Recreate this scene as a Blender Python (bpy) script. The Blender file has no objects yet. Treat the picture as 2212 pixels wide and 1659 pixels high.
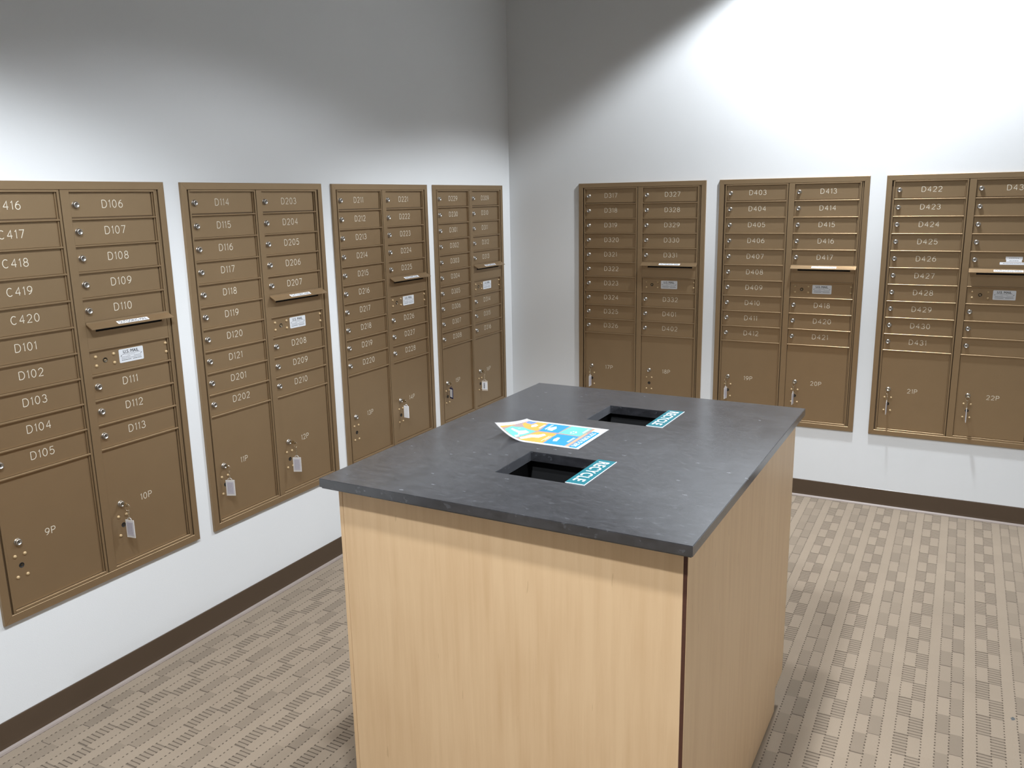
import bpy, bmesh, math, random
from mathutils import Vector, Matrix
random.seed(4)
SC = bpy.context.scene
COL = SC.collection

# ------------------------------------------------------------------ camera
cam_d = bpy.data.cameras.new('camera')
cam = bpy.data.objects.new('camera', cam_d); COL.objects.link(cam)
YAW, PITCH, ROLL, FPX = 0.4921, -0.2165, -0.0191, 1816.83
cam_d.sensor_fit = 'HORIZONTAL'; cam_d.sensor_width = 36.0
cam_d.lens = FPX / 2212 * 36.0
cam_d.clip_start = 0.05
_f = Vector((-math.sin(YAW)*math.cos(PITCH), math.cos(YAW)*math.cos(PITCH), math.sin(PITCH)))
_r = Vector((math.cos(YAW), math.sin(YAW), 0)); _u = _r.cross(_f)
_r2 = math.cos(ROLL)*_r + math.sin(ROLL)*_u; _u2 = -math.sin(ROLL)*_r + math.cos(ROLL)*_u
cam.matrix_world = Matrix(((_r2.x, _u2.x, -_f.x, 2.6236), (_r2.y, _u2.y, -_f.y, -4.9191),
                           (_r2.z, _u2.z, -_f.z, 1.7344), (0, 0, 0, 1)))
SC.camera = cam

# ------------------------------------------------------------------ world, view, lamps
SC.view_settings.view_transform = 'Standard'
SC.view_settings.look = 'None'
SC.view_settings.gamma = 1.0
SC.view_settings.use_curve_mapping = False
SC.view_settings.exposure = 0.12
w = bpy.data.worlds.new('world'); SC.world = w; w.use_nodes = True
w.node_tree.nodes['Background'].inputs[0].default_value = (0.9, 0.95, 1.0, 1)
w.node_tree.nodes['Background'].inputs[1].default_value = 0.02
CEIL = 3.38
# recessed ceiling downlights: (x, y, watts); the dimmest are fill added for mailbox reflections
CANS_AND_FILL = [(2.15, -0.52, 450, 124), (1.90, -2.50, 150, 126), (1.85, -4.55, 400, 126), (1.95, -3.98, 300, 124), (4.30, -3.40, 110, 126), (2.2, -7.1, 60, 122), (4.5, -0.52, 60, 122)]
for i, (lx, ly, wt, ang) in enumerate(CANS_AND_FILL):
    ld = bpy.data.lights.new('downlight_and_fill', 'SPOT'); ld.energy = wt
    ld.spot_size = math.radians(ang); ld.spot_blend = 0.25; ld.shadow_soft_size = 0.075
    ld.color = (0.93, 0.985, 1.05)
    lo = bpy.data.objects.new('downlight_and_fill', ld); COL.objects.link(lo)
    lo.location = (lx, ly, CEIL - 0.012)

# ------------------------------------------------------------------ node helpers
def new_mat(name):
    m = bpy.data.materials.new(name); m.use_nodes = True
    nt = m.node_tree; b = nt.nodes['Principled BSDF']
    return m, nt, b
def srgb(r, g, b):
    f = lambda c: (c/255/12.92) if c/255 <= 0.04045 else ((c/255+0.055)/1.055)**2.4
    return (f(r), f(g), f(b), 1)
def simple(name, col, rough=0.5, metal=0.0, noise=0.0, nscale=40, bump=0.0, bscale=200, coat=0.0, spec=0.5):
    m, nt, b = new_mat(name)
    b.inputs['Roughness'].default_value = rough; b.inputs['Metallic'].default_value = metal
    b.inputs['Coat Weight'].default_value = coat; b.inputs['Specular IOR Level'].default_value = spec
    b.inputs['Base Color'].default_value = col
    tc = nt.nodes.new('ShaderNodeTexCoord')
    if noise:
        n = nt.nodes.new('ShaderNodeTexNoise'); n.inputs['Scale'].default_value = nscale; n.inputs['Detail'].default_value = 4
        nt.links.new(tc.outputs['Object'], n.inputs['Vector'])
        mx = nt.nodes.new('ShaderNodeMix'); mx.data_type = 'RGBA'
        mx.inputs[6].default_value = tuple(c*(1-noise) for c in col[:3])+(1,)
        mx.inputs[7].default_value = tuple(min(1, c*(1+noise)) for c in col[:3])+(1,)
        nt.links.new(n.outputs['Fac'], mx.inputs[0]); nt.links.new(mx.outputs[2], b.inputs['Base Color'])
    if bump:
        n = nt.nodes.new('ShaderNodeTexNoise'); n.inputs['Scale'].default_value = bscale; n.inputs['Detail'].default_value = 3
        nt.links.new(tc.outputs['Object'], n.inputs['Vector'])
        bp = nt.nodes.new('ShaderNodeBump'); bp.inputs['Strength'].default_value = bump; bp.inputs['Distance'].default_value = 0.001
        nt.links.new(n.outputs['Fac'], bp.inputs['Height']); nt.links.new(bp.outputs[0], b.inputs['Normal'])
    return m
class X:                                   # tiny expression builder for math nodes
    nt = None
    def __init__(s, sock): s.s = sock
    @staticmethod
    def op(o, *a):
        n = X.nt.nodes.new('ShaderNodeMath'); n.operation = o
        for i, v in enumerate(a):
            if isinstance(v, X): X.nt.links.new(v.s, n.inputs[i])
            else: n.inputs[i].default_value = v
        return X(n.outputs[0])
    def __add__(s, o): return X.op('ADD', s, o)
    def __radd__(s, o): return X.op('ADD', s, o)
    def __sub__(s, o): return X.op('SUBTRACT', s, o)
    def __rsub__(s, o): return X.op('SUBTRACT', o, s)
    def __mul__(s, o): return X.op('MULTIPLY', s, o)
    def __rmul__(s, o): return X.op('MULTIPLY', s, o)
    def __truediv__(s, o): return X.op('DIVIDE', s, o)
    def lt(s, o): return X.op('LESS_THAN', s, o)
    def gt(s, o): return X.op('GREATER_THAN', s, o)
    def floor(s): return X.op('FLOOR', s)
    def frac(s): return X.op('FRACT', s)
    def abs(s): return X.op('ABSOLUTE', s)
    def mod(s, o): return X.op('FLOORED_MODULO', s, o)
    def eq(s, o): return X.op('COMPARE', s, o, 0.1)
    def max(s, o): return X.op('MAXIMUM', s, o)
    def min(s, o): return X.op('MINIMUM', s, o)
def link_rgb(nt, fac, c0, c1):
    mx = nt.nodes.new('ShaderNodeMix'); mx.data_type = 'RGBA'
    if isinstance(fac, X): nt.links.new(fac.s, mx.inputs[0])
    for k, c in ((6, c0), (7, c1)):
        if isinstance(c, tuple): mx.inputs[k].default_value = c
        else: nt.links.new(c, mx.inputs[k])
    return mx.outputs[2]
def noise_x(nt, vec, scale, detail=3, rough=0.5):
    n = nt.nodes.new('ShaderNodeTexNoise'); n.inputs['Scale'].default_value = scale
    n.inputs['Detail'].default_value = detail; n.inputs['Roughness'].default_value = rough
    nt.links.new(vec, n.inputs['Vector']); return X(n.outputs['Fac'])
def white_x(nt, a, b):
    c = nt.nodes.new('ShaderNodeCombineXYZ'); nt.links.new(a.s, c.inputs[0]); nt.links.new(b.s, c.inputs[1])
    n = nt.nodes.new('ShaderNodeTexWhiteNoise'); n.noise_dimensions = '3D'
    nt.links.new(c.outputs[0], n.inputs['Vector']); return X(n.outputs['Value'])
def mapped(nt, scale=(1, 1, 1), loc=(0, 0, 0), rot=(0, 0, 0)):
    tc = nt.nodes.new('ShaderNodeTexCoord'); mp = nt.nodes.new('ShaderNodeMapping')
    mp.inputs['Scale'].default_value = scale; mp.inputs['Location'].default_value = loc; mp.inputs['Rotation'].default_value = rot
    nt.links.new(tc.outputs['Object'], mp.inputs['Vector']); return mp.outputs[0]
def add_bump(nt, b, h, dist, strength=1.0):
    bp = nt.nodes.new('ShaderNodeBump'); bp.inputs['Distance'].default_value = dist; bp.inputs['Strength'].default_value = strength
    nt.links.new(h.s, bp.inputs['Height']); nt.links.new(bp.outputs[0], b.inputs['Normal'])

# ------------------------------------------------------------------ materials
M = {}
def mat_carpet():
    m, nt, b = new_mat('carpet'); X.nt = nt
    tc = nt.nodes.new('ShaderNodeTexCoord'); sp = nt.nodes.new('ShaderNodeSeparateXYZ')
    nt.links.new(tc.outputs['Object'], sp.inputs[0])
    wob = noise_x(nt, tc.outputs['Object'], 30, 2)
    x = X(sp.outputs[0]) + (wob - 0.5)*0.004; y = X(sp.outputs[1]) + (wob - 0.5)*0.003
    cx = (x - 2.793)/0.0398; i = cx.floor(); fx = cx.frac(); mi = i.mod(6.0)
    t = ((y + 1.495)/(-0.2273)).frac()
    cell = (y/0.11365)
    hA = mi.eq(0.0)*t.lt(0.51); hB = mi.eq(1.0)*t.gt(0.51)
    hatch = hA + hB
    lines = ((y/0.0162).frac() - 0.5).abs().lt(0.12)*hatch
    brickA = mi.eq(3.0); brickB = mi.eq(4.0); brick = brickA + brickB
    off = brickA*0.31 + brickB*0.77
    bt = ((y/0.2273) + off).frac()
    rnd = white_x(nt, i, (cell + off*2.0).floor())
    tick = brick*((bt - 0.5).abs().gt(0.488))*white_x(nt, i, ((y/0.2273)+off).floor()).gt(0.25)
    tickh = (mi.lt(1.5))*(((t - 0.51).abs().lt(0.012)).max((t - 0.5).abs().gt(0.488)))
    dk = brick*(bt.lt(0.5))*0.55 + brick*rnd*0.35
    edge = (fx - 0.5).abs().gt(0.445)
    jit = noise_x(nt, tc.outputs['Object'], 140, 1)
    dots = edge*(((y/0.0162).frac() - 0.5).abs().lt(jit*0.42))
    big = noise_x(nt, tc.outputs['Object'], 2.2, 3)
    fine = noise_x(nt, tc.outputs['Object'], 420, 2, 0.7)
    tone = 0.12*rnd + dk*0.75 + hatch*0.34
    base = link_rgb(nt, tone.min(1.0), srgb(138, 124, 107), srgb(112, 100, 86))
    k = (fine*0.34 + big*0.22 + 0.72)
    dark = (dots*0.92).max(lines*0.8).max(tick*0.75).max(tickh*0.5).min(1.0)
    base = link_rgb(nt, dark, base, srgb(70, 59, 48))
    # small grey gum stain
    dx = (X(sp.outputs[0]) - 2.901); dy = (X(sp.outputs[1]) + 1.925)
    r = X.op('SQRT', dx*dx*2.2 + dy*dy) + (noise_x(nt, tc.outputs['Object'], 120, 2) - 0.5)*0.014
    base = link_rgb(nt, r.lt(0.0095), base, srgb(82, 84, 84))
    mul = nt.nodes.new('ShaderNodeVectorMath'); mul.operation = 'SCALE'
    nt.links.new(base, mul.inputs[0]); nt.links.new(k.s, mul.inputs['Scale'])
    nt.links.new(mul.outputs[0], b.inputs['Base Color'])
    b.inputs['Roughness'].default_value = 0.95; b.inputs['Specular IOR Level'].default_value = 0.1
    b.inputs['Sheen Weight'].default_value = 0.15
    add_bump(nt, b, (1.0 - dark*0.8) + fine*0.4, 0.002, 0.7)
    return m
def mat_wood(name='maple_veneer'):
    m, nt, b = new_mat(name); X.nt = nt
    v = mapped(nt, (22, 22, 1.3)); v2 = mapped(nt, (120, 120, 3.0)); v3 = mapped(nt, (1, 1, 1))
    g = noise_x(nt, v, 1.6, 5, 0.6); f = noise_x(nt, v2, 1.0, 3); l = noise_x(nt, v3, 2.5, 2)
    t = ((g - 0.36)*1.5 + (f - 0.5)*0.4 + (l - 0.5)*0.9)
    t = t.max(0.0).min(1.0)
    c = link_rgb(nt, t, srgb(214, 182, 142), srgb(194, 158, 117))
    vs = mapped(nt, (60, 60, 9)); fl = noise_x(nt, vs, 1.0, 2).gt(0.735)
    c = link_rgb(nt, fl*0.22, c, srgb(140, 105, 72))
    nt.links.new(c, b.inputs['Base Color'])
    b.inputs['Roughness'].default_value = 0.38
    add_bump(nt, b, f, 0.0003, 0.3)
    return m
def mat_counter():
    m, nt, b = new_mat('engineered_stone'); X.nt = nt
    tc = nt.nodes.new('ShaderNodeTexCoord')
    v = tc.outputs['Object']
    n1 = noise_x(nt, mapped(nt, (0.7, 1.3, 1)), 34, 6, 0.75); n2 = noise_x(nt, v, 7, 3)
    vo = nt.nodes.new('ShaderNodeTexVoronoi'); vo.inputs['Scale'].default_value = 34
    wv = mapped(nt, (0.6, 1.25, 1)); nt.links.new(wv, vo.inputs['Vector'])
    spk = X(vo.outputs['Distance']) + (noise_x(nt, v, 160, 2) - 0.5)*0.25
    rn = nt.nodes.new('ShaderNodeSeparateXYZ'); nt.links.new(vo.outputs['Color'], rn.inputs[0])
    fleck = spk.lt(0.12)*X(rn.outputs[0]).gt(0.88)
    c = link_rgb(nt, ((n1 - 0.34)*2.6).max(0.0).min(1.0), srgb(28, 28, 30), srgb(52, 52, 55))
    c = link_rgb(nt, ((n2 - 0.5)*0.8).max(0.0).min(1.0), c, srgb(76, 77, 80))
    fl2 = noise_x(nt, mapped(nt, (0.6, 1.2, 1)), 62, 3, 0.6)
    c = link_rgb(nt, ((fl2 - 0.62)*3.0).max(0.0).min(0.10), c, srgb(140, 142, 148))
    c = link_rgb(nt, fleck*0.18, c, srgb(170, 172, 178))
    b.inputs['Sheen Weight'].default_value = 0.30; b.inputs['Sheen Roughness'].default_value = 0.35; b.inputs['Sheen Tint'].default_value = (0.8, 0.82, 0.88, 1)
    # scuff marks near the far edge
    sp = nt.nodes.new('ShaderNodeSeparateXYZ'); nt.links.new(v, sp.inputs[0])
    sx = X(sp.outputs[0]) + 0.195; sy = X(sp.outputs[1]) - 0.50
    a = sx*0.88 + sy*0.47; q = sy*0.88 - sx*0.47
    sc = (a.abs().lt(0.085))*(q.abs().lt(0.022))*noise_x(nt, mapped(nt, (12, 160, 1), rot=(0, 0, -0.49)), 1.0, 3).gt(0.56)
    c = link_rgb(nt, sc*0.6, c, srgb(40, 38, 38))
    nt.links.new(c, b.inputs['Base Color'])
    rr = noise_x(nt, v, 12, 3)*0.10 + 0.13 + fleck*0.1
    nt.links.new(rr.s, b.inputs['Roughness'])
    b.inputs['Specular IOR Level'].default_value = 0.8; b.inputs['IOR'].default_value = 1.7
    return m
def mat_wall():
    m, nt, b = new_mat('wall_paint'); X.nt = nt
    tc = nt.nodes.new('ShaderNodeTexCoord')
    l = noise_x(nt, tc.outputs['Object'], 1.6, 2); n = noise_x(nt, tc.outputs['Object'], 240, 3, 0.6)
    c = link_rgb(nt, l, srgb(204, 206, 207), srgb(211, 212, 212))
    nt.links.new(c, b.inputs['Base Color']); b.inputs['Roughness'].default_value = 0.55
    b.inputs['Specular IOR Level'].default_value = 0.35
    add_bump(nt, b, n, 0.0006, 0.35)
    return m
M['carpet'] = mat_carpet(); M['wood'] = mat_wood(); M['stone'] = mat_counter(); M['wall'] = mat_wall()
M['ceiling'] = simple('ceiling_paint', srgb(150, 150, 148), 0.9, bump=0.2, bscale=60)
M['cove'] = simple('vinyl_cove', srgb(72, 58, 45), 0.32, noise=0.06, nscale=12, bump=0.05)
M['toe'] = simple('pale_vinyl_toe', srgb(132, 120, 112), 0.5, noise=0.12, nscale=14)  # paler strip along the foot of the cove
M['bronze'] = simple('bronze_powder_coat', srgb(151, 128, 98), 0.40, 0.72, noise=0.05, nscale=9, bump=0.12, bscale=900)
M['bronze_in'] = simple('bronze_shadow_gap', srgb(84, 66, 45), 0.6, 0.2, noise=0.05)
M['rivet'] = simple('brass_rivet', srgb(176, 152, 115), 0.45, 0.3, noise=0.05)
M['chrome'] = simple('nickel_lock', srgb(180, 176, 170), 0.34, 1.0, noise=0.05, nscale=100)
M['steel_dark'] = simple('dark_lock_steel', srgb(80, 72, 60), 0.4, 0.8, noise=0.1)
M['engrave'] = simple('engraved_aluminium', srgb(222, 214, 196), 0.5, 0.4, noise=0.15, nscale=260)
M['black'] = simple('black_void', srgb(10, 10, 11), 0.7, noise=0.1)
M['white'] = simple('white_sticker', srgb(232, 234, 238), 0.4, noise=0.02)
M['silver'] = simple('silver_label', srgb(205, 208, 212), 0.35, 0.15, noise=0.03)
M['ink'] = simple('black_ink', srgb(26, 26, 30), 0.5, noise=0.05)
M['grey_ink'] = simple('grey_ink', srgb(120, 122, 128), 0.5, noise=0.05)
M['teal'] = simple('teal_vinyl', srgb(14, 94, 104), 0.4, noise=0.04, nscale=60)
M['brass'] = simple('polished_nickel_wire', srgb(214, 205, 185), 0.18, 1.0, noise=0.04)
M['blue_plastic'] = simple('navy_plastic', srgb(20, 28, 70), 0.3, noise=0.05)
M['beige_tag'] = simple('beige_tag', srgb(196, 184, 170), 0.4, noise=0.05)
M['edge_core'] = simple('bare_panel_edge', srgb(74, 40, 24), 0.7, noise=0.3, nscale=90, bump=0.4)
def mat_clear():
    m, nt, b = new_mat('clear_plastic')
    b.inputs['Base Color'].default_value = srgb(226, 224, 222); b.inputs['Roughness'].default_value = 0.18
    tr = nt.nodes.new('ShaderNodeBsdfTransparent'); tr.inputs[0].default_value = (0.93, 0.93, 0.92, 1)
    n = nt.nodes.new('ShaderNodeTexNoise'); n.inputs['Scale'].default_value = 30
    mr = nt.nodes.new('ShaderNodeMapRange'); mr.inputs[3].default_value = 0.45; mr.inputs[4].default_value = 0.6
    mx = nt.nodes.new('ShaderNodeMixShader'); out = nt.nodes['Material Output']
    nt.links.new(n.outputs['Fac'], mr.inputs[0]); nt.links.new(mr.outputs[0], mx.inputs[0])
    nt.links.new(tr.outputs[0], mx.inputs[1]); nt.links.new(b.outputs[0], mx.inputs[2]); nt.links.new(mx.outputs[0], out.inputs[0])
    return m
M['clear'] = mat_clear(); M['insert'] = simple('grey_paper_insert', srgb(168, 163, 170), 0.6, noise=0.06, nscale=120)

# ------------------------------------------------------------------ mesh builder
class MB:
    def __init__(s): s.v = []; s.f = []; s.m = []; s.sm = []; s.mats = []
    def mi(s, mat):
        if mat not in s.mats: s.mats.append(mat)
        return s.mats.index(mat)
    def add(s, vs, fs, mat, smooth=False, mtx=None):
        o = len(s.v); k = s.mi(mat)
        for p in vs:
            p = Vector(p)
            s.v.append(tuple(mtx @ p) if mtx else tuple(p))
        for f in fs: s.f.append([o+i for i in f]); s.m.append(k); s.sm.append(smooth)
        return s
    def box(s, x0, x1, y0, y1, z0, z1, mat, c=0.0, mtx=None):
        """box; with c > 0 every edge is chamfered by c"""
        if c <= 0:
            vs = [(x, y, z) for x in (x0, x1) for y in (y0, y1) for z in (z0, z1)]
            fs = [(0, 1, 3, 2), (4, 6, 7, 5), (0, 4, 5, 1), (2, 3, 7, 6), (0, 2, 6, 4), (1, 5, 7, 3)]
            return s.add(vs, fs, mat, mtx=mtx)
        bm = bmesh.new(); bmesh.ops.create_cube(bm, size=1)
        for v in bm.verts: v.co = Vector(((x0+x1)/2+v.co.x*(x1-x0), (y0+y1)/2+v.co.y*(y1-y0), (z0+z1)/2+v.co.z*(z1-z0)))
        bmesh.ops.bevel(bm, geom=bm.edges[:], offset=c, segments=1, affect='EDGES')
        s.from_bm(bm, mat, mtx=mtx); return s
    def from_bm(s, bm, mat, smooth=False, mtx=None):
        bm.verts.index_update()
        s.add([v.co.copy() for v in bm.verts], [[v.index for v in f.verts] for f in bm.faces], mat, smooth, mtx); bm.free()
    def lathe(s, prof, mat, n=20, mtx=None, smooth=True):
        """profile [(r, h)] turned about local -Y (h outward)"""
        vs = []; fs = []
        for r, h in prof:
            for k in range(n):
                a = 2*math.pi*k/n; vs.append((r*math.cos(a), -h, r*math.sin(a)))
        for j in range(len(prof)-1):
            for k in range(n):
                a, b_ = j*n+k, j*n+(k+1) % n
                fs.append((a, a+n, b_+n, b_))
        if prof[-1][0] > 1e-6: fs.append([(len(prof)-1)*n+k for k in range(n)][::-1])
        return s.add(vs, fs, mat, smooth, mtx)
    def tube(s, pts, r, mat, n=6, closed=False, mtx=None):
        pts = [Vector(p) for p in pts]; N = len(pts); vs = []; fs = []
        for i, p in enumerate(pts):
            a = pts[(i-1) % N] if (closed or i > 0) else p
            b_ = pts[(i+1) % N] if (closed or i < N-1) else p
            t = (b_-a).normalized(); q = Vector((0, 0, 1)) if abs(t.z) < 0.9 else Vector((1, 0, 0))
            e1 = t.cross(q).normalized(); e2 = t.cross(e1)
            for k in range(n):
                an = 2*math.pi*k/n; vs.append(p+e1*(r*math.cos(an))+e2*(r*math.sin(an)))
        for i in range(N if closed else N-1):
            for k in range(n):
                a, b_ = i*n+k, i*n+(k+1) % n; c, d = ((i+1) % N)*n+k, ((i+1) % N)*n+(k+1) % n
                fs.append((a, b_, d, c))
        if not closed: fs.append(list(range(n))[::-1]); fs.append([(N-1)*n+k for k in range(n)])
        return s.add(vs, fs, mat, True, mtx)
    def mesh(s, name):
        me = bpy.data.meshes.new(name); me.from_pydata(s.v, [], s.f)
        for mt in s.mats: me.materials.append(mt)
        for p, k, sm in zip(me.polygons, s.m, s.sm): p.material_index = k; p.use_smooth = sm
        me.update(); return me
    def build(s, name, parent=None, loc=(0, 0, 0), rot=(0, 0, 0)):
        return put(name, s.mesh(name), parent, loc, rot)
def put(name, me, parent=None, loc=(0, 0, 0), rot=(0, 0, 0)):
    o = bpy.data.objects.new(name, me); COL.objects.link(o)
    if parent: o.parent = parent
    o.location = loc; o.rotation_euler = rot; return o
def thing(name, label, cat, loc=(0, 0, 0), rotz=0, group=None):
    o = bpy.data.objects.new(name, None); COL.objects.link(o); o.empty_display_size = 0.1
    o.location = loc; o.rotation_euler = (0, 0, rotz); return tag(o, label, cat, group)
def tag(o, label, cat, group=None):
    o['label'] = label; o['category'] = cat
    if group: o['group'] = group
    return o
def struct(mb, name):
    o = mb.build(name); o['kind'] = 'structure'; return o

# ---- text from the built-in font as flat polygons: returns (verts2d, faces, width)
_tc = {}
def text2d(st, size=1.0, bold=0.0, space=1.0):
    key = (st, bold, space)
    if key not in _tc:
        cu = bpy.data.curves.new('t', 'FONT'); cu.body = st; cu.size = 1.0; cu.offset = bold; cu.space_character = space
        cu.resolution_u = 3; cu.fill_mode = 'BOTH'
        ob = bpy.data.objects.new('t', cu); COL.objects.link(ob)
        dg = bpy.context.evaluated_depsgraph_get(); me = bpy.data.meshes.new_from_object(ob.evaluated_get(dg))
        vs = [(v.co.x, v.co.y) for v in me.vertices]; fs = [list(p.vertices) for p in me.polygons]
        bpy.data.objects.remove(ob); bpy.data.curves.remove(cu); bpy.data.meshes.remove(me)
        _tc[key] = (vs, fs)
    vs, fs = _tc[key]
    x0 = min(v[0] for v in vs); x1 = max(v[0] for v in vs); y0 = min(v[1] for v in vs); y1 = max(v[1] for v in vs)
    return [((x-x0)*size, (y-y0)*size) for x, y in vs], fs, (x1-x0)*size, (y1-y0)*size
def text_fit(mb, st, x0, x1, z0, z1, fn, mat, bold=0.0, space=1.0):
    """fit lettering into the rectangle, fn maps (x, z) to a 3-D point"""
    vs, fs, wd, hg = text2d(st, 1.0, 0.0, space); lift = 0.0
    for dx, dy in ([(-bold, 0), (bold, 0), (0, bold), (0, -bold)] if bold else [(0, 0)]):    # heavier strokes
        e = 1e-4; p0, p1, p2 = Vector(fn(x0, z0)), Vector(fn(x0+e, z0)), Vector(fn(x0, z0+e))
        nv = (p1-p0).cross(p2-p0).normalized()*lift; lift += 0.00004
        mb.add([Vector(fn(x0+(x1-x0)*(x+dx)/wd, z0+(z1-z0)*(y+dy)/hg))+nv for x, y in vs], fs, mat)

# ---- engraver's single-stroke lettering for the door numbers
def arc(cx, cy, rx, ry, a0, a1, n=10):
    return [(cx+rx*math.cos(math.radians(a0+(a1-a0)*k/n)), cy+ry*math.sin(math.radians(a0+(a1-a0)*k/n))) for k in range(n+1)]
GL = {  # width, strokes in a box 1 high
 'D': (0.70, [[(0, 0), (0, 1)], [(0, 1), (0.30, 1)]+arc(0.30, 0.5, 0.40, 0.5, 90, -90, 14)[1:]+[(0, 0)]]),
 'C': (0.72, [arc(0.38, 0.5, 0.38, 0.5, 48, 312, 18)]),
 'P': (0.60, [[(0, 0), (0, 1), (0.34, 1)]+arc(0.34, 0.74, 0.26, 0.26, 90, -90, 10)[1:]+[(0, 0.48)]]),
 '0': (0.60, [arc(0.30, 0.5, 0.30, 0.5, 90, 450, 22)]),
 '1': (0.18, [[(0, 0.80), (0.16, 1), (0.16, 0)]]),
 '2': (0.60, [arc(0.30, 0.71, 0.29, 0.29, 165, -35, 12)+[(0, 0), (0.60, 0)]]),
 '3': (0.58, [arc(0.28, 0.75, 0.25, 0.25, 160, -90, 12), arc(0.28, 0.26, 0.30, 0.26, 84, -160, 14)]),
 '4': (0.64, [[(0.48, 0), (0.48, 1), (0, 0.30)], [(0, 0.30), (0.64, 0.30)]]),
 '5': (0.60, [[(0.54, 1), (0.10, 1), (0.04, 0.52)]+arc(0.28, 0.32, 0.31, 0.32, 128, -150, 14)]),
 '6': (0.60, [arc(0.30, 0.31, 0.30, 0.31, 0, 360, 18), arc(0.62, 0.31, 0.62, 0.69, 180, 103, 8)]),
 '7': (0.60, [[(0, 1), (0.60, 1), (0.20, 0)]]),
 '8': (0.60, [arc(0.30, 0.76, 0.24, 0.24, 90, 450, 18), arc(0.30, 0.26, 0.30, 0.26, 90, 450, 18)]),
 '9': (0.60, [arc(0.30, 0.69, 0.30, 0.31, 0, 360, 18), arc(-0.02, 0.69, 0.62, 0.69, 0, -77, 8)]),
}
def stroke_text(mb, st, x, z, h, y, mat, wdt=0.0024, gap=0.0092):
    for ch in st:
        gw, strokes = GL[ch]
        for si, pl in enumerate(strokes):
            pts = [Vector((x+px*h, z+pz*h)) for px, pz in pl]
            clean = [pts[0]]
            for p in pts[1:]:
                if (p-clean[-1]).length > 1e-5: clean.append(p)
            pts = clean; closed = (pts[0]-pts[-1]).length < 1e-4
            if closed: pts = pts[:-1]
            N = len(pts); vs = []; fs = []
            for i, p in enumerate(pts):
                a = pts[(i-1) % N] if (closed or i > 0) else None
                b_ = pts[(i+1) % N] if (closed or i < N-1) else None
                d1 = (p-a).normalized() if a is not None else (b_-p).normalized()
                d2 = (b_-p).normalized() if b_ is not None else d1
                n1 = Vector((-d1.y, d1.x)); n2 = Vector((-d2.y, d2.x)); nn = (n1+n2)
                nn = nn.normalized() if nn.length > 0.1 else n1
                sc = min(1.8, 1/max(0.3, nn.dot(n1)))
                for sg in (1, -1):
                    q = p+nn*(sg*wdt/2*sc); vs.append((q.x, y-0.00005*si, q.y))
            R = N if closed else N-1
            for i in range(R):
                j = (i+1) % N; fs.append((2*i, 2*i+1, 2*j+1, 2*j))
            mb.add(vs, fs, mat)
        x += gw*h+gap*(h/0.0255)

# ------------------------------------------------------------------ room shell
WT = 0.012      # the painted wall lies 12 mm behind the mailbox trim
RX, RY = 5.0, -7.6
def wallbox(name, *a, mat='wall'): 
    mb = MB(); mb.box(*a, M[mat]); return struct(mb, name)
wallbox('wall_left', -WT-0.12, -WT, RY-0.1, WT+0.12, 0, CEIL)
wallbox('wall_back', -WT, RX+0.1, WT, WT+0.12, 0, CEIL)
wallbox('wall_right', RX, RX+0.1, RY-0.1, WT, 0, CEIL)
wallbox('wall_front', -WT, RX, RY-0.1, RY, 0, CEIL)
wallbox('floor', -0.14, RX+0.1, RY-0.1, 0.14, -0.1, 0, mat='carpet')
wallbox('ceiling', -0.14, RX+0.1, RY-0.1, 0.14, CEIL, CEIL+0.1, mat='ceiling')
def cove(name, length, loc, rotz):
    mb = MB(); prof = [(0, 0), (0.0200, 0), (0.0200, 0.0016), (0.0120, 0.0042), (0.0050, 0.0095), (0.0042, 0.0135), (0.0034, 0.022),
                       (0.0030, 0.094), (0.0022, 0.0985), (0.0006, 0.0998), (0, 0.0998)]
    n = len(prof); vs = [(0, -a, b_) for a, b_ in prof]+[(length, -a, b_) for a, b_ in prof]
    fs = [(i, (i+1) % n, (i+1) % n+n, i+n) for i in range(n)]+[list(range(n))[::-1], list(range(n, 2*n))]
    mb.add(vs, fs[1:4], M['toe'], False); mb.add(vs, fs[:1]+fs[4:], M['cove'], False)
    o = mb.build(name, None, loc, (0, 0, rotz)); o['kind'] = 'structure'; return o
cove('baseboard_back', RX+WT-0.0205, (-WT+0.0205, WT, 0), 0)
cove('baseboard_left', -RY+WT, (-WT, RY, 0), math.pi/2)

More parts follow.
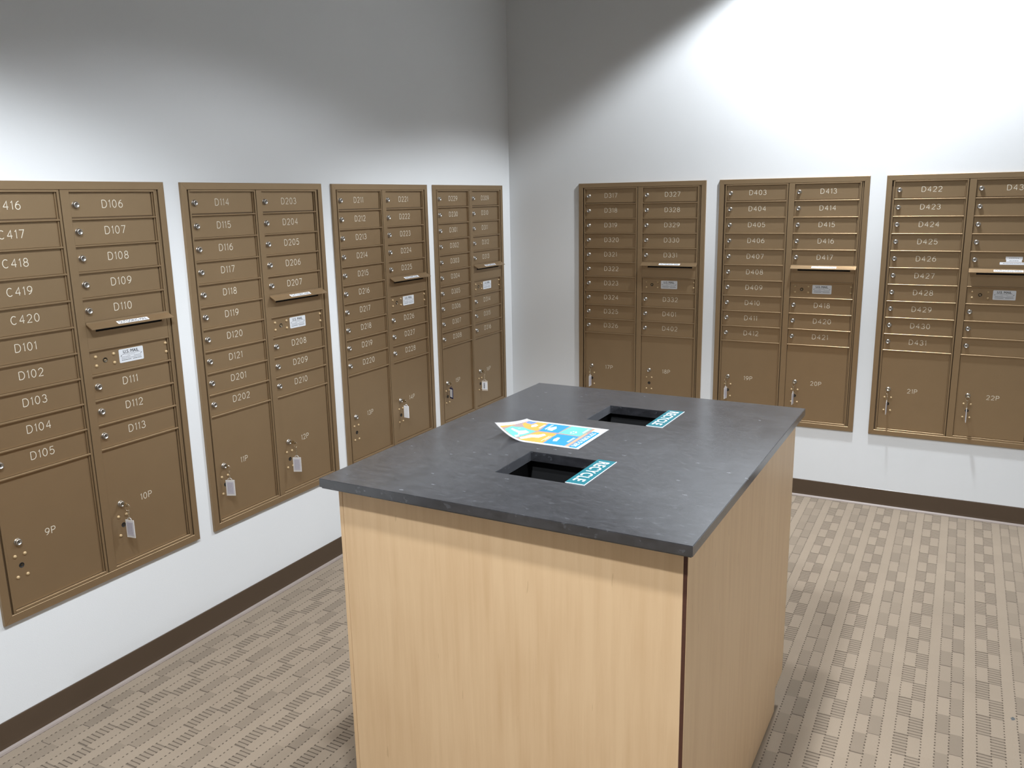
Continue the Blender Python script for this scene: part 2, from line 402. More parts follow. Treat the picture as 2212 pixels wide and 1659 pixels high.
# ------------------------------------------------------------------ mailbox units
W, H, P, Z0 = 0.7975, 1.400, 0.0889, 0.0354
FACE = -0.0098                                   # door face depth behind the trim front
CREAM = M['bronze']
def U(mb, s0, s1, d0, d1, o0, o1, mat, c=0.0):   # box in unit coordinates: across, down, outward
    mb.box(s0, s1, -o1, -o0, H-d1, H-d0, mat, c)
def quad_pris(mb, pts, o, mat): pass
_mesh = {}
def shared(name, fn):
    if name not in _mesh: _mesh[name] = fn()
    return _mesh[name]
def m_trim():
    mb = MB(); prof = [(0.0, -0.012), (0.0, -0.0012), (0.0012, 0.0), (0.0258, 0.0), (0.0268, -0.0010), (0.0268, -0.0115)]
    cor = [((0, 0), (1, 1)), ((W, 0), (-1, 1)), ((W, H), (-1, -1)), ((0, H), (1, -1))]
    e = 0.00025
    for k in range(4):
        (a, da), (b_, db) = cor[k], cor[(k+1) % 4]
        tx = 1 if b_[0] > a[0] else (-1 if b_[0] < a[0] else 0); tz = 1 if b_[1] > a[1] else (-1 if b_[1] < a[1] else 0)
        vs = []
        for (p, dd, sg) in ((a, da, 1), (b_, db, -1)):
            for u, o in prof:
                vs.append((p[0]+dd[0]*u+tx*e*sg, -o, H-(p[1]+dd[1]*u+tz*e*sg)))
        n = len(prof); fs = [(i, i+1, i+1+n, i+n) for i in range(n-1)]+[tuple(range(n)), tuple(range(n, 2*n))]
        mb.add(vs, fs, M['bronze'])
    return mb.mesh('trim_frame')
def m_body():
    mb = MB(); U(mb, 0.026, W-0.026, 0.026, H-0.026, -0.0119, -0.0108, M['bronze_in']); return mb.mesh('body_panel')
def m_frame(side):
    def fn():
        mb = MB(); o0, o1, c = -0.0107, -0.0006, 0.0008
        top, bot = 0.0275, 1.3722
        if side == 'L':
            a, b_ = 0.0345, 0.3815
            U(mb, a, 0.0415, top, bot, o0, o1-0.0012, M['bronze'], c)
            U(mb, 0.3735, b_, top, bot, o0, o1, M['bronze'], c)
            U(mb, 0.3675, 0.3722, Z0, 1.3615, o0, -0.0052, M['bronze'], 0.0006)
            s0, s1 = 0.0415, 0.3735
        else:
            a, b_ = 0.3850, 0.7585
            U(mb, a, 0.4165, top, bot, o0, o1, M['bronze'], c)
            U(mb, 0.7508, b_, top, bot, o0, o1, M['bronze'], c)
            U(mb, 0.7448, 0.7495, Z0, 1.3615, o0, -0.0052, M['bronze'], 0.0006)
            s0, s1 = 0.4165, 0.7508
            U(mb, 0.7615, 0.7665, top-0.001, bot+0.001, o0, -0.0035, M['bronze'], 0.0006)
        U(mb, s0, s1, top, Z0-0.0005, o0, o1, M['bronze'], c)
        U(mb, s0, s1, 1.3625, bot, o0, o1, M['bronze'], c)
        for k in range(1, 11):
            if side == 'R' and k == 5: continue
            d = Z0+k*P
            U(mb, s0, s1, d-0.0032, d+0.0030, o0, o1-0.0004, M['bronze'], 0.0012)
        return mb.mesh('column_frame')
    return fn
DW = 0.3245
def m_door(h):
    def fn():
        mb = MB(); mb.box(0, DW, -FACE, 0.0106, -h, 0, M['bronze'], 0.0006)
        return mb.mesh('door')
    return fn
def m_lock():
    mb = MB()
    mb.lathe([(0.0126, 0), (0.0126, 0.0012), (0.0116, 0.0024), (0.0106, 0.0032), (0.0105, 0.0092), (0.0093, 0.0108),
              (0.0070, 0.0108), (0.0068, 0.0092), (0.0001, 0.0096)], M['chrome'], 22)
    mb.box(-0.0008, 0.0008, -0.00985, -0.0094, -0.0038, 0.0038, M['ink'])
    return mb.mesh('lock')
def m_rivet():
    mb = MB(); mb.lathe([(0.0060, 0), (0.0059, 0.0012), (0.0050, 0.0032), (0.0030, 0.0045), (0.0001, 0.0050)], M['rivet'], 14)
    return mb.mesh('rivet')
def m_keyhole():
    mb = MB()
    mb.lathe([(0.0092, 0), (0.0092, 0.0012), (0.0080, 0.0014), (0.0078, 0.0004), (0.0001, 0.0004)], M['steel_dark'], 20)
    mb.box(-0.0042, 0.0042, -0.0008, -0.0002, -0.0012, 0.0020, M['rivet'])
    return mb.mesh('arrow_lock')
def m_hole():
    mb = MB()
    mb.lathe([(0.0088, 0), (0.0088, 0.0008), (0.0078, 0.0009), (0.0076, 0.0002), (0.0001, 0.0002)], M['black'], 20)
    mb.box(-0.0025, 0.0045, -0.0006, -0.0001, -0.0045, 0.0045, M['steel_dark'])
    return mb.mesh('keyhole')
def m_usmail():
    mb = MB(); w_, h_ = 0.1015, 0.0485
    # rounded plate, origin top-left
    pts = []
    r = 0.004
    for cx, cz, a0 in ((w_-r, -r, 90), (w_-r, -h_+r, 0), (r, -h_+r, -90), (r, -r, 180)):
        for k in range(5):
            a = math.radians(a0-90*k/4); pts.append((cx+r*math.cos(a), cz+r*math.sin(a)))
    n = len(pts); vs = [(x, -0.0006, z) for x, z in pts]+[(x, 0, z) for x, z in pts]
    mb.add(vs, [list(range(n))]+[(i, i+n, (i+1) % n+n, (i+1) % n) for i in range(n)], M['silver'])
    fn = lambda x, z: (x, -0.0008, z)
    text_fit(mb, 'U.S. MAIL', 0.018, 0.082, -0.0155, -0.0045, fn, M['ink'], bold=0.016)
    text_fit(mb, 'Approved By The Postmaster General', 0.013, 0.088, -0.0205, -0.0172, fn, M['ink'])
    text_fit(mb, 'USPS STD-4C', 0.034, 0.066, -0.0248, -0.0222, fn, M['grey_ink'])
    rnd = random.Random(2)
    for row, (z, th, mt) in enumerate([(-0.0295, 0.0016, 'grey_ink'), (-0.0350, 0.0018, 'grey_ink'), (-0.0405, 0.0018, 'ink')]):
        x = 0.009
        while x < 0.090:
            l = rnd.uniform(0.002, 0.006)
            if not (row == 0 and 0.042 < x < 0.058) and not (row == 2 and 0.045 < x < 0.053):
                mb.add([fn(x, z), fn(x+l, z), fn(x+l, z+th), fn(x, z+th)], [(0, 1, 2, 3)], M[mt])
            x += l+0.0009
    for sx in (0.009, 0.0925):
        mb.add([fn(sx-0.003, -0.0235), fn(sx+0.003, -0.0200), fn(sx+0.002, -0.0225), fn(sx-0.002, -0.0262)], [(0, 1, 2, 3)], M['ink'])
    return mb.mesh('mail_label')
def m_flap():
    mb = MB(); s0, s1, L, D, t = 0.0, 0.3415, 0.030, 0.020, 0.0014
    # profile (outward, down): small vertical flange on the panel, then a plate sloping out and down
    prof = [(0, -0.002), (0.0018, -0.002), (0.0022, 0.0035), (L, 0.0035+D-0.004), (L, 0.0035+D-0.004+0.0022), (L-0.0012, 0.0035+D-0.004+0.0022), (0.0005, 0.0060), (0, 0.0060)]
    n = len(prof); vs = [(s0, -a, -b_) for a, b_ in prof]+[(s1, -a, -b_) for a, b_ in prof]
    fs = [(i, (i+1) % n, (i+1) % n+n, i+n) for i in range(n)]+[tuple(range(n))[::-1], tuple(range(n, 2*n))]
    mb.add(vs, fs, M['bronze'])
    return mb.mesh('flap')
def m_outgoing_sticker():
    mb = MB(); w_ = 0.129
    # lies on the sloping plate, origin at its upper left; slope from (0.0022,0.0035) to (0.030,0.0195)
    dx, dz = 0.0278, 0.0160; ln = math.hypot(dx, dz); ux, uz = dx/ln, dz/ln; nx, nz = uz, ux
    fn = lambda s, q, lift=0.0003: (s, -(0.0022+ux*(0.0315-q)*0.92+nx*lift), -(0.0035+uz*(0.0315-q)*0.92)+nz*lift)
    mb.add([fn(0, 0.006), fn(w_, 0.006), fn(w_, 0.0235), fn(0, 0.0235)], [(0, 1, 2, 3)], M['white'])
    text_fit(mb, 'OUTGOING MAIL', 0.006, w_-0.006, 0.0080, 0.0215, lambda s, q: fn(s, q, 0.0006), M['ink'], bold=0.016)
    return mb.mesh('sticker')
def m_outpanel():
    mb = MB(); s0, s1 = 0.4172, 0.7500; a, b_, top, bot = 0.452, 0.728, 0.479, 0.5060
    o0, o1 = -0.0106, -0.0022
    U(mb, s0, s1, 0.4765, top, o0, o1, M['bronze']); U(mb, s0, a, top, bot, o0, o1, M['bronze'])
    U(mb, b_, s1, top, bot, o0, o1, M['bronze']); U(mb, s0, s1, bot, 0.5650, o0, o1, M['bronze'])
    U(mb, a, b_, top, bot, -0.0107, -0.0098, M['black'])  # black plate paints the darkness inside the slot
    return mb.mesh('outgoing_panel')

def unit(name_lbl, left, right, parc, loc, rotz, tx=0.0, extra=None):
    t = thing('mailbox_unit', name_lbl, 'mailboxes', loc, rotz, 'bronze mailbox units set in the two walls')
    put('trim_frame', shared('trim', m_trim), t)
    put('body_panel', shared('body', m_body), t)
    put('column_frame', shared('fL', m_frame('L')), t); put('column_frame', shared('fR', m_frame('R')), t)
    h1 = P-0.0075; h5 = 1.3615-(Z0+10*P)-0.0042
    def door(s, row, num, big=False):
        hh = h5 if big else h1; d = Z0+row*P+(0.0036 if row else 0.0004)
        o = put('parcel_door' if big else 'mailbox_door', shared('d%d' % big, m_door(hh)), t, (s, 0, H-d))
        if num: o['label'] = 'bronze door numbered %s' % num
        return o, d
    def front(par, mesh, x, z, nm):       # sub-part sitting on the door face
        return put(nm, mesh, par, (x, -FACE, z))
    def number(par, st, x, base_z, h):
        mb = MB(); stroke_text(mb, st, x, base_z, h, -FACE-0.00025, M['engrave'])
        o = mb.build('number', par); o['label'] = 'engraved number %s' % st
    for col, nums, s in ((0, left, 0.0425), (1, right, 0.4178)):
        for row in range(10):
            if col == 1 and row in (5, 6): continue
            idx = row if (col == 0 or row < 5) else row-2
            st = nums[idx]
            o, d = door(s, row, st)
            cz = -(Z0+(row+0.5)*P-0.003-d)
            front(o, shared('lock', m_lock), 0.0215, cz, 'lock')
            if st: number(o, st, (0.169 if col == 0 else 0.545+tx)-s, cz-0.0105, 0.0255)
            if extra and (col, row) == (1, 4): extra(o, s, cz)
        st = parc[col]; o, d = door(s, 10, st, True)
        ls = 0.0845 if col == 0 else 0.4695
        front(o, shared('lock', m_lock), ls-s, -(1.141-d), 'lock')
        for rs, rd in ((-0.0165, 1.187), (0.0165, 1.187), (-0.0165, 1.2592), (0.0165, 1.2592)):
            front(o, shared('rivet', m_rivet), ls+rs+0.001-s, -(rd-d), 'rivet')
        front(o, shared('hole', m_hole), ls+0.002-s, -(1.2225-d), 'keyhole')
        number(o, st, (0.180 if col == 0 else 0.556)-s, -(1.1545-d), 0.0225)
    put('outgoing_panel', shared('op', m_outpanel), t)
    f = put('outgoing_flap', shared('flap', m_flap), t, (0.4172, 0.0022-0.0002, H-0.4725))
    put('outgoing_sticker', shared('osk', m_outgoing_sticker), f, (0.111, 0, 0))
    o, d = door(0.4178, 6, None); o.name = 'service_panel'
    o['label'] = 'lock panel with mail label'
    for s, dd in ((0.4437, 0.594), (0.4437, 0.6255), (0.5152, 0.594), (0.5152, 0.6258), (0.738, 0.5907), (0.738, 0.6232)):
        front(o, shared('rivet', m_rivet), s-0.4178, -(dd-d), 'rivet')
    front(o, shared('khole', m_keyhole), 0.4793-0.4178, -(0.6098-d), 'arrow_lock')
    front(o, shared('usm', m_usmail), 0.5362-0.4178, -(0.5838-d), 'mail_label')
    return t
TOPZ = 1.8189
seq = lambda p, a, b_: ['%s%03d' % (p, k) for k in range(a, b_+1)]
def address_stickers(door, s, cz):
    rnd = random.Random(5)
    for nm, x0, x1, z0, z1 in (('label_strip', 0.158, 0.232, 0.004, 0.0185), ('label_strip', 0.161, 0.229, -0.0075, 0.0045), ('label_strip', 0.134, 0.250, -0.0215, -0.0095)):
        mb = MB(); y = 0.0004
        mb.box(x0, x1, -y, 0.0, z0, z1, M['white'])
        for zz in ((z0+z1)/2-0.0012,):
            x = x0+0.014
            while x < x1-0.014:
                l = rnd.uniform(0.003, 0.009)
                mb.add([(x, -y-0.0001, zz), (x+l, -y-0.0001, zz), (x+l, -y-0.0001, zz+0.0024), (x, -y-0.0001, zz+0.0024)], [(0, 1, 2, 3)], M['grey_ink']); x += l+0.0016
        o = mb.build(nm, door, (0, -FACE, cz)); o['label'] = 'white paper label strip'
UL = {'A': -3.5081, 'B': -2.6323, 'C': -1.7616, 'D': -0.9005}; UR = {'E': 0.4821, 'F': 1.3570, 'G': 2.2352}
DATA = {
 'A': (seq('C', 416, 420)+seq('D', 101, 105), seq('D', 106, 113), ('9P', '10P'), 'bronze mailbox unit with doors C416 to D113, nearest on the left wall'),
 'B': (seq('D', 114, 121)+seq('D', 201, 202), seq('D', 203, 210), ('11P', '12P'), 'bronze mailbox unit with doors D114 to D210, second along the left wall'),
 'C': (seq('D', 211, 220), seq('D', 221, 228), ('13P', '14P'), 'bronze mailbox unit with doors D211 to D228, third along the left wall'),
 'D': (seq('D', 229, 230)+seq('D', 301, 308), seq('D', 309, 316), ('15P', '16P'), 'bronze mailbox unit with doors D229 to D316, on the left wall beside the corner'),
 'E': (seq('D', 317, 326), seq('D', 327, 332)+seq('D', 401, 402), ('17P', '18P'), 'dim bronze mailbox unit with doors D317 to D402, first right of the corner'),
 'F': (seq('D', 403, 412), seq('D', 413, 418)+seq('D', 420, 421), ('19P', '20P'), 'bronze mailbox unit with doors D403 to D421, middle of the right-hand wall'),
 'G': (seq('D', 422, 431), ['D432']+['']*7, ('21P', '22P'), 'bronze mailbox unit with doors D422 to D431 and unnumbered doors, cut by the right edge'),
}
units = {}
for k, y in UL.items():
    l, r, p, lb = DATA[k]; units[k] = unit(lb, l, r, p, (0, y, TOPZ-H), math.pi/2, tx=-0.004)
for k, x in UR.items():
    l, r, p, lb = DATA[k]; units[k] = unit(lb, l, r, p, (x, 0, TOPZ-H), 0, tx=0.006, extra=address_stickers if k == 'G' else None)

# ------------------------------------------------------------------ keys left in the parcel locks
def key_set(u, col, e, yaw, drop, wd, style, label, chain=True, tagw=0.038, tagh=0.068):
    """e: how far the ring hangs out from the door, drop: lock to tag top"""
    base = UL.get(u, UR.get(u)); s = base+(0.0845 if col == 0 else 0.4695); z = TOPZ-1.141
    left = u in UL
    loc = (0.0, s, z) if left else (s, 0.0, z)
    t = thing('key_with_tag', label, 'key', loc, math.pi/2 if left else 0, 'tagged keys hanging from the parcel locks')
    y0 = -FACE-0.0096                                     # face of the lock, local -Y is outward
    oy = lambda o: y0-o
    # key: blade stub, shoulder and flat bow standing out of the keyway
    mb = MB(); bow = max(0.014, e-0.014)
    mb.box(-0.0010, 0.0010, oy(0.006), oy(-0.001), -0.0035, 0.0035, M['brass'])
    pts = []
    for k in range(16):
        a = 2*math.pi*k/16; pts.append((oy(0.004+bow/2+math.cos(a)*bow/2), math.sin(a)*0.0075))
    n = len(pts)
    mb.add([(-0.001, py, pz) for py, pz in pts]+[(0.001, py, pz) for py, pz in pts], [list(range(n))[::-1], list(range(n, 2*n))]+[(i, (i+1) % n, (i+1) % n+n, i+n) for i in range(n)], M['brass'])
    mb.build('key', t)
    ry = oy(bow+0.001)                                     # ring passes through the bow tip
    rr = 0.0115 if chain else 0.012
    mb = MB(); th = 0.5 if left else 0.9
    ring = [(rr*math.cos(2*math.pi*k/20)*math.sin(th), ry+0.002-rr*0.15-rr*math.cos(2*math.pi*k/20)*math.cos(th)*0.6, -rr*0.75+rr*math.sin(2*math.pi*k/20)) for k in range(20)]
    mb.tube(ring, 0.0009, M['brass'], 6, True); mb.build('split_ring', t)
    ty = ry-0.002; top = -drop
    if chain:
        mb = MB(); z1 = -rr*1.6; zc = z1; k = 0
        while zc > top+0.004:
            L = 0.0068
            link = [((0.0024*math.cos(2*math.pi*q/12) if k % 2 else 0), ty+(0 if k % 2 else 0.0024*math.cos(2*math.pi*q/12)), zc-L/2+L/2*math.sin(2*math.pi*q/12)) for q in range(12)]
            mb.tube(link, 0.0008, M['brass'], 5, True); zc -= 0.0052; k += 1
        mb.build('chain', t)
    # tag hangs with its width pointing away from the wall, turned by yaw
    R = Matrix.Translation((0, ty, 0)) @ Matrix.Rotation(yaw, 4, 'Z')
    body = {'clear': M['clear'], 'white': M['white'], 'blue': M['blue_plastic'], 'beige': M['beige_tag']}[style]
    mb = MB(); hw = tagw/2
    mb.box(-0.0016, 0.0016, -hw, hw, top-tagh, top, body, 0.0008, R)
    mb.tube([(0, -0.009*math.cos(math.pi*k/10), top-0.001+0.009*math.sin(math.pi*k/10)) for k in range(11)], 0.0015, body, 6, mtx=R)
    tg = mb.build('tag', t)
    mb = MB(); m_ = 0.005
    a0, a1 = (-hw+m_, hw-m_) if style != 'beige' else (-hw+0.003, hw-0.003)
    col2 = M['white'] if style != 'clear' else M['insert']
    mb.box(-0.0020, 0.0020, a0, a1, top-tagh+0.009, top-0.008, col2, 0, R)
    rnd = random.Random(int(drop*9999)+col)
    if style != 'white':
        for sgn in (-0.00215, 0.00215):
            for q in range(3):
                yy = a0+(a1-a0)*(0.25+0.25*q); z_ = top-0.013
                wq = 0.0012 if style != 'beige' or q != 1 else 0.006
                while z_ > top-tagh+0.014:
                    l = rnd.uniform(0.002, 0.008)
                    zb = max(z_-l, top-tagh+0.014)
                    mb.add([(sgn, yy, z_), (sgn, yy+wq, z_), (sgn, yy+wq, zb), (sgn, yy, zb)], [(0, 1, 2, 3)], M['grey_ink'] if wq < 0.003 else M['ink'], mtx=R); z_ -= l+0.0015
    o = mb.build('paper_insert', tg)
    return t
r_ = math.radians
key_set('A', 1, 0.040, r_(8), 0.056, 0, 'clear', 'key with clear tag hanging from parcel door 10P')
key_set('B', 0, 0.030, r_(25), 0.058, 0, 'clear', 'key with clear tag hanging from parcel door 11P')
key_set('B', 1, 0.044, r_(25), 0.068, 0, 'clear', 'key with clear tag hanging from parcel door 12P')
key_set('C', 1, 0.038, r_(-8), 0.027, 0, 'white', 'key with plain white tag hanging from parcel door 14P', chain=False, tagw=0.036, tagh=0.066)
key_set('D', 0, 0.024, r_(-28), 0.027, 0, 'blue', 'key with dark blue tag hanging from parcel door 15P', chain=False, tagw=0.036, tagh=0.064)
key_set('D', 1, 0.034, r_(15), 0.060, 0, 'beige', 'key with beige tag hanging from parcel door 16P', tagw=0.038, tagh=0.064)
key_set('E', 0, 0.026, r_(0), 0.062, 0, 'clear', 'key with clear tag hanging from parcel door 17P')
key_set('F', 0, 0.046, r_(-10), 0.058, 0, 'clear', 'key with clear tag hanging edge-on from parcel door 19P')
key_set('F', 1, 0.044, r_(-4), 0.056, 0, 'clear', 'key with clear tag hanging edge-on from parcel door 20P')
key_set('G', 0, 0.040, r_(-2), 0.062, 0, 'clear', 'key with clear tag hanging edge-on from parcel door 21P')
key_set('G', 1, 0.040, r_(3), 0.066, 0, 'clear', 'key with clear tag hanging edge-on from parcel door 22P')

# ------------------------------------------------------------------ island: cabinet and stone counter
KX, KY, KA, KH, KT, KW, KL = 1.7037, -2.7102, -0.012, 1.04, 0.0272, 0.9855, 1.2579
cab = thing('recycling_cabinet', 'maple veneer island cabinet standing on the carpet under the dark stone counter', 'cabinet', (KX, KY, 0), KA)
xl, xr, yf, yb, zk, zt = -0.4571, 0.4748, -0.5995, 0.5726, 0.1016, KH-KT
pt = 0.019
mb = MB(); mb.box(xl+0.013, xr-0.0095, yf, yf+pt, zk, zt, M['wood'], 0.0006); mb.build('front_panel', cab)
mb = MB(); mb.box(xl, xl+0.0115, yf+0.0005, yf+0.035, zk, zt, M['wood'], 0.0006); mb.box(xl, xl+pt, yf+0.035, yb, zk, zt, M['wood']); mb.build('side_panel', cab)
mb = MB(); mb.box(xr-pt, xr, yf+0.0015, yb, zk, zt, M['wood'], 0.0004)
o = mb.build('side_panel', cab)
mb = MB(); mb.box(xr-0.0093, xr-0.0012, yf+0.0002, yf+0.0016, zk, zt, M['edge_core']); o = mb.build('panel_edge', cab); o['label'] = 'bare dark brown panel edge'
mb = MB(); mb.box(xl+pt, xr-pt, yb-pt, yb, zk, zt, M['wood'], 0.0006); mb.build('back_panel', cab)
mb = MB(); mb.box(xl+0.05, xr-0.004, yf+0.06, yb-0.09, 0, zk, M['wood']); o = mb.build('plinth', cab)
for hy0, hy1 in ((-0.388, -0.186), (0.202, 0.403)):
    mb = MB(); a0, a1, b0, b1, zb = -0.125, 0.150, hy0-0.02, hy1+0.02, 0.30
    t_ = 0.004
    mb.box(a0, a1, b0, b1, zb, zb+t_, M['black']); mb.box(a0, a0+t_, b0, b1, zb, zt, M['black']); mb.box(a1-t_, a1, b0, b1, zb, zt, M['black'])
    mb.box(a0, a1, b0, b0+t_, zb, zt, M['black']); mb.box(a0, a1, b1-t_, b1, zb, zt, M['black'])
    o = mb.build('void_liner', cab); o['label'] = 'black box standing in for the dark void below the counter opening'  # black walls paint the dark of the void under the slab
# counter: slab with two square openings, eased edges
def slab_with_holes():
    bm = bmesh.new()
    xs = [-KW/2, -0.107, 0.0955, KW/2]; ys = [-KL/2, -0.388, -0.186, 0.202, 0.403, KL/2]
    g = [[bm.verts.new((x, y, 0)) for y in ys] for x in xs]
    for i in range(3):
        for j in range(5):
            if i == 1 and j in (1, 3): continue
            bm.faces.new((g[i][j], g[i+1][j], g[i+1][j+1], g[i][j+1]))
    ret = bmesh.ops.extrude_face_region(bm, geom=bm.faces[:])
    for v in [e for e in ret['geom'] if isinstance(e, bmesh.types.BMVert)]: v.co.z -= KT
    bmesh.ops.recalc_face_normals(bm, faces=bm.faces[:])
    def sharp(e): return len(e.link_faces) == 2 and abs(e.link_faces[0].normal.dot(e.link_faces[1].normal)) < 0.5
    outer = [e for e in bm.edges if sharp(e) and all(abs(abs(v.co.x)-KW/2) < 1e-4 or abs(abs(v.co.y)-KL/2) < 1e-4 for v in e.verts)]
    bmesh.ops.bevel(bm, geom=[e for e in outer if abs(e.verts[0].co.z-e.verts[1].co.z) < 1e-6 and e.verts[0].co.z < -0.01], offset=0.004, segments=3, affect='EDGES')
    edges = [e for e in bm.edges if sharp(e)]
    bmesh.ops.bevel(bm, geom=[e for e in edges if min(v.co.z for v in e.verts) > -0.001], offset=0.0012, segments=2, affect='EDGES')
    mbx = MB(); mbx.from_bm(bm, M['stone']); return mbx
ct = slab_with_holes().build('counter_top', None, (KX, KY, KH), (0, 0, KA))
tag(ct, 'dark grey stone counter top with two square openings on the maple cabinet', 'counter')
def Kp(x, y, z=0.0):
    return (KX+x*math.cos(KA)-y*math.sin(KA), KY+x*math.sin(KA)+y*math.cos(KA), KH+z)
# RECYCLE plates
def recycle(y0, y1, label):
    mb = MB(); w_ = 0.054; L = y1-y0
    mb.box(0, w_, -L, 0, 0.0002, 0.0016, M['white'])
    mb.box(0.0, w_-0.0018, -L+0.0012, -0.0005, 0.0016, 0.0018, M['teal'])
    fn = lambda x, z: (0.0105+z, -x, 0.0020)
    text_fit(mb, 'RECYCLE', 0.0185, L-0.0215, 0.0, 0.0305, fn, M['white'], bold=0.016, space=1.10)
    o = mb.build('recycle_sign', None, Kp(0.0950, y1, 0), (0, 0, KA-0.012))
    tag(o, label, 'sign', 'teal recycle signs on the counter')
recycle(-0.3855, -0.178, 'teal RECYCLE sign beside the opening nearest the camera')
recycle(0.2040, 0.4185, 'teal RECYCLE sign beside the opening farther from the camera')

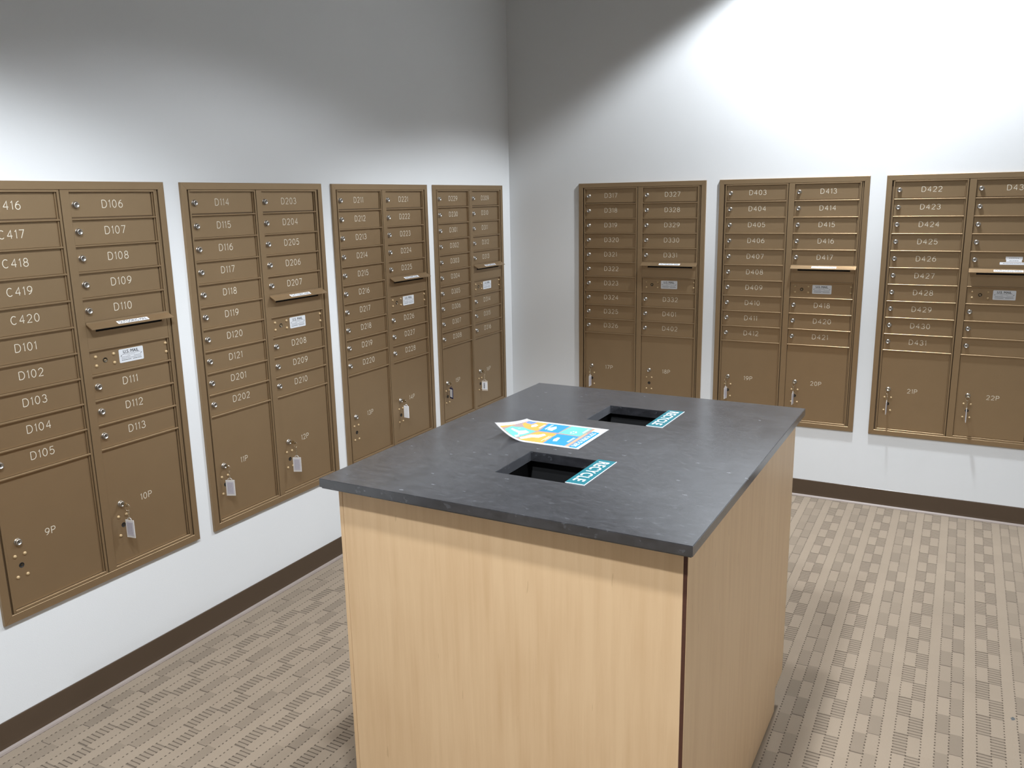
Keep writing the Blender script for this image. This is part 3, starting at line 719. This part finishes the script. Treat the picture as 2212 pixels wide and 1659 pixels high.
# laminated poster, its left end curling up
def poster():
    x_right, Wd, Ln = 0.0068, 0.2300, 0.284
    def surf(u, v, lift=0.0):
        """u along the sheet from the header end, v across (0 far, 1 near)"""
        y = 0.1152-Wd*v
        x0 = 0.163+(1-v)*0.087; c = 4.76
        # walk the arc length along the curled profile
        flat = x0+x_right; s = u*Ln
        if s <= flat: x, h, sl = x_right-s, 0.0, 0.0
        else:
            rem = s-flat; t = 0.0; st = 0.0005; acc = 0.0
            while acc < rem: sl = 2*c*t; acc += st*math.sqrt(1+sl*sl); t += st
            x, h = x_right-flat-t, c*t*t; sl = 2*c*t
        n = Vector((sl, 0, 1)).normalized()
        return Vector((x, y, h+0.0008))+n*lift
    C = {'lam': M['clear'], 'w': simple('poster_white', srgb(240, 240, 246), 0.25), 'o': simple('poster_orange', srgb(240, 152, 70), 0.25, noise=0.04),
         'g': simple('poster_green', srgb(98, 206, 164), 0.25, noise=0.04), 'b': simple('poster_blue', srgb(42, 132, 204), 0.25, noise=0.04),
         'h': simple('poster_header_blue', srgb(24, 128, 196), 0.25), 'v': simple('poster_violet', srgb(100, 130, 220), 0.25),
         't': simple('poster_taupe', srgb(150, 130, 128), 0.25), 'lt': simple('poster_pale_mint', srgb(180, 238, 218), 0.25), 'tan': simple('poster_tan', srgb(205, 160, 120), 0.25)}
    polys = [  # painted in order; (u, v) corners
     ('w', [(0.02, 0.03), (0.985, 0.03), (0.985, 0.97), (0.02, 0.97)]),
     ('t', [(0.045, 0.055), (0.955, 0.055), (0.955, 0.945), (0.045, 0.945)]),
     ('w', [(0.03, 0.04), (0.135, 0.04), (0.135, 0.20), (0.03, 0.20)]),
     ('h', [(0.035, 0.21), (0.125, 0.18), (0.125, 0.955), (0.035, 0.955)]),
     ('tan', [(0.150, 0.30), (0.163, 0.30), (0.163, 0.945), (0.150, 0.945)]),
     ('o', [(0.137, 0.05), (0.145, 0.05), (0.145, 0.20), (0.137, 0.20)]),
     ('g', [(0.180, 0.055), (0.415, 0.055), (0.430, 0.43), (0.180, 0.46)]),
     ('b', [(0.440, 0.055), (0.700, 0.055), (0.660, 0.455), (0.440, 0.43)]),
     ('b', [(0.180, 0.485), (0.430, 0.485), (0.415, 0.93), (0.180, 0.93)]),
     ('o', [(0.440, 0.485), (0.660, 0.485), (0.72, 0.80), (0.700, 0.93), (0.430, 0.93)]),
     ('o', [(0.72, 0.055), (0.95, 0.055), (0.93, 0.30), (0.86, 0.40), (0.68, 0.46)]),
     ('g', [(0.69, 0.48), (0.87, 0.42), (0.93, 0.62), (0.90, 0.90), (0.745, 0.93)]),
     ('v', [(0.84, 0.055), (0.945, 0.055), (0.935, 0.19), (0.86, 0.19)]),
     ('o', [(0.945, 0.48), (0.955, 0.48), (0.955, 0.93), (0.925, 0.93)]),
     ('lt', [(0.73, 0.56), (0.80, 0.50), (0.83, 0.62), (0.90, 0.66), (0.89, 0.74), (0.80, 0.72), (0.77, 0.80), (0.75, 0.70)]),
     ('w', [(0.745, 0.80), (0.77, 0.80), (0.78, 0.88), (0.75, 0.90)]),
     ('w', [(0.52, 0.60), (0.56, 0.55), (0.60, 0.62), (0.68, 0.66), (0.72, 0.86), (0.69, 0.90), (0.62, 0.76), (0.55, 0.74)]),
     ('w', [(0.775, 0.20), (0.82, 0.16), (0.84, 0.24), (0.81, 0.32), (0.77, 0.28)]),
     ('w', [(0.34, 0.64), (0.37, 0.62), (0.38, 0.72), (0.36, 0.80), (0.32, 0.79), (0.33, 0.71)]),
     ('lt', [(0.53, 0.25), (0.57, 0.15), (0.62, 0.26), (0.60, 0.36), (0.54, 0.38)])]
    for q in range(6):
        a = math.radians(60*q); cu, cv = 0.30+0.028*math.cos(a), 0.33+0.05*math.sin(a)
        polys.append(('w', [(cu+0.011*math.cos(k*1.047), cv+0.014*math.sin(k*1.047)) for k in range(6)]))
    for (u0, v0, vv, n) in ((0.19, 0.10, 0.34, 2), (0.45, 0.62, 0.86, 2), (0.195, 0.55, 0.80, 3), (0.62, 0.10, 0.36, 2), (0.70, 0.14, 0.36, 2), (0.865, 0.5, 0.62, 2)):
        for q in range(n): polys.append(('lt' if u0 > 0.8 else 'w', [(u0+q*0.017, v0), (u0+q*0.017+0.0045, v0), (u0+q*0.017+0.0045, vv), (u0+q*0.017, vv-0.05)]))
    def inside(p, poly):
        x, y = p; c = False; j = len(poly)-1
        for i in range(len(poly)):
            xi, yi = poly[i]; xj, yj = poly[j]
            if (yi > y) != (yj > y) and x < (xj-xi)*(y-yi)/(yj-yi)+xi: c = not c
            j = i
        return c
    NU, NV = 190, 120; mb = MB(); vs = [surf(i/NU, j/NV) for i in range(NU+1) for j in range(NV+1)]
    low = [p-Vector((0, 0, 0.0006)) for p in vs]
    faces = {}
    for i in range(NU):
        for j in range(NV):
            key = 'lam'; p = ((i+0.5)/NU, (j+0.5)/NV)
            for k, po in polys:
                if inside(p, po): key = k
            faces.setdefault(key, []).append((i*(NV+1)+j, (i+1)*(NV+1)+j, (i+1)*(NV+1)+j+1, i*(NV+1)+j+1))
    o = len(mb.v); mb.v += [tuple(p) for p in vs]+[tuple(p) for p in low]
    for k, fl in faces.items():
        mi = mb.mi(C[k])
        for f in fl: mb.f.append(list(f)); mb.m.append(mi); mb.sm.append(True)
    mi = mb.mi(C['w']); N = len(vs)
    for i in range(0, NU):
        for j in range(0, NV):
            a, b_, c, d = i*(NV+1)+j, (i+1)*(NV+1)+j, (i+1)*(NV+1)+j+1, i*(NV+1)+j+1
            if 3 < i < NU-4 and 3 < j < NV-4: mb.f.append([N+d, N+c, N+b_, N+a]); mb.m.append(mi); mb.sm.append(True)
    # header lettering, read from the far edge to the near one
    vs2, fs2, wd, hg = text2d('STOP THE SPREAD OF GERMS', 1.0, 0.0)
    mb.add([surf(0.115-0.055*(y/hg), 0.25+0.66*(x/wd), 0.0003) for x, y in vs2], fs2, C['w'])
    po = mb.build('laminated_poster', None, Kp(0, 0, 0), (0, 0, KA))
    tag(po, 'laminated blue, orange and green poster curling up on the stone counter', 'poster')
poster()
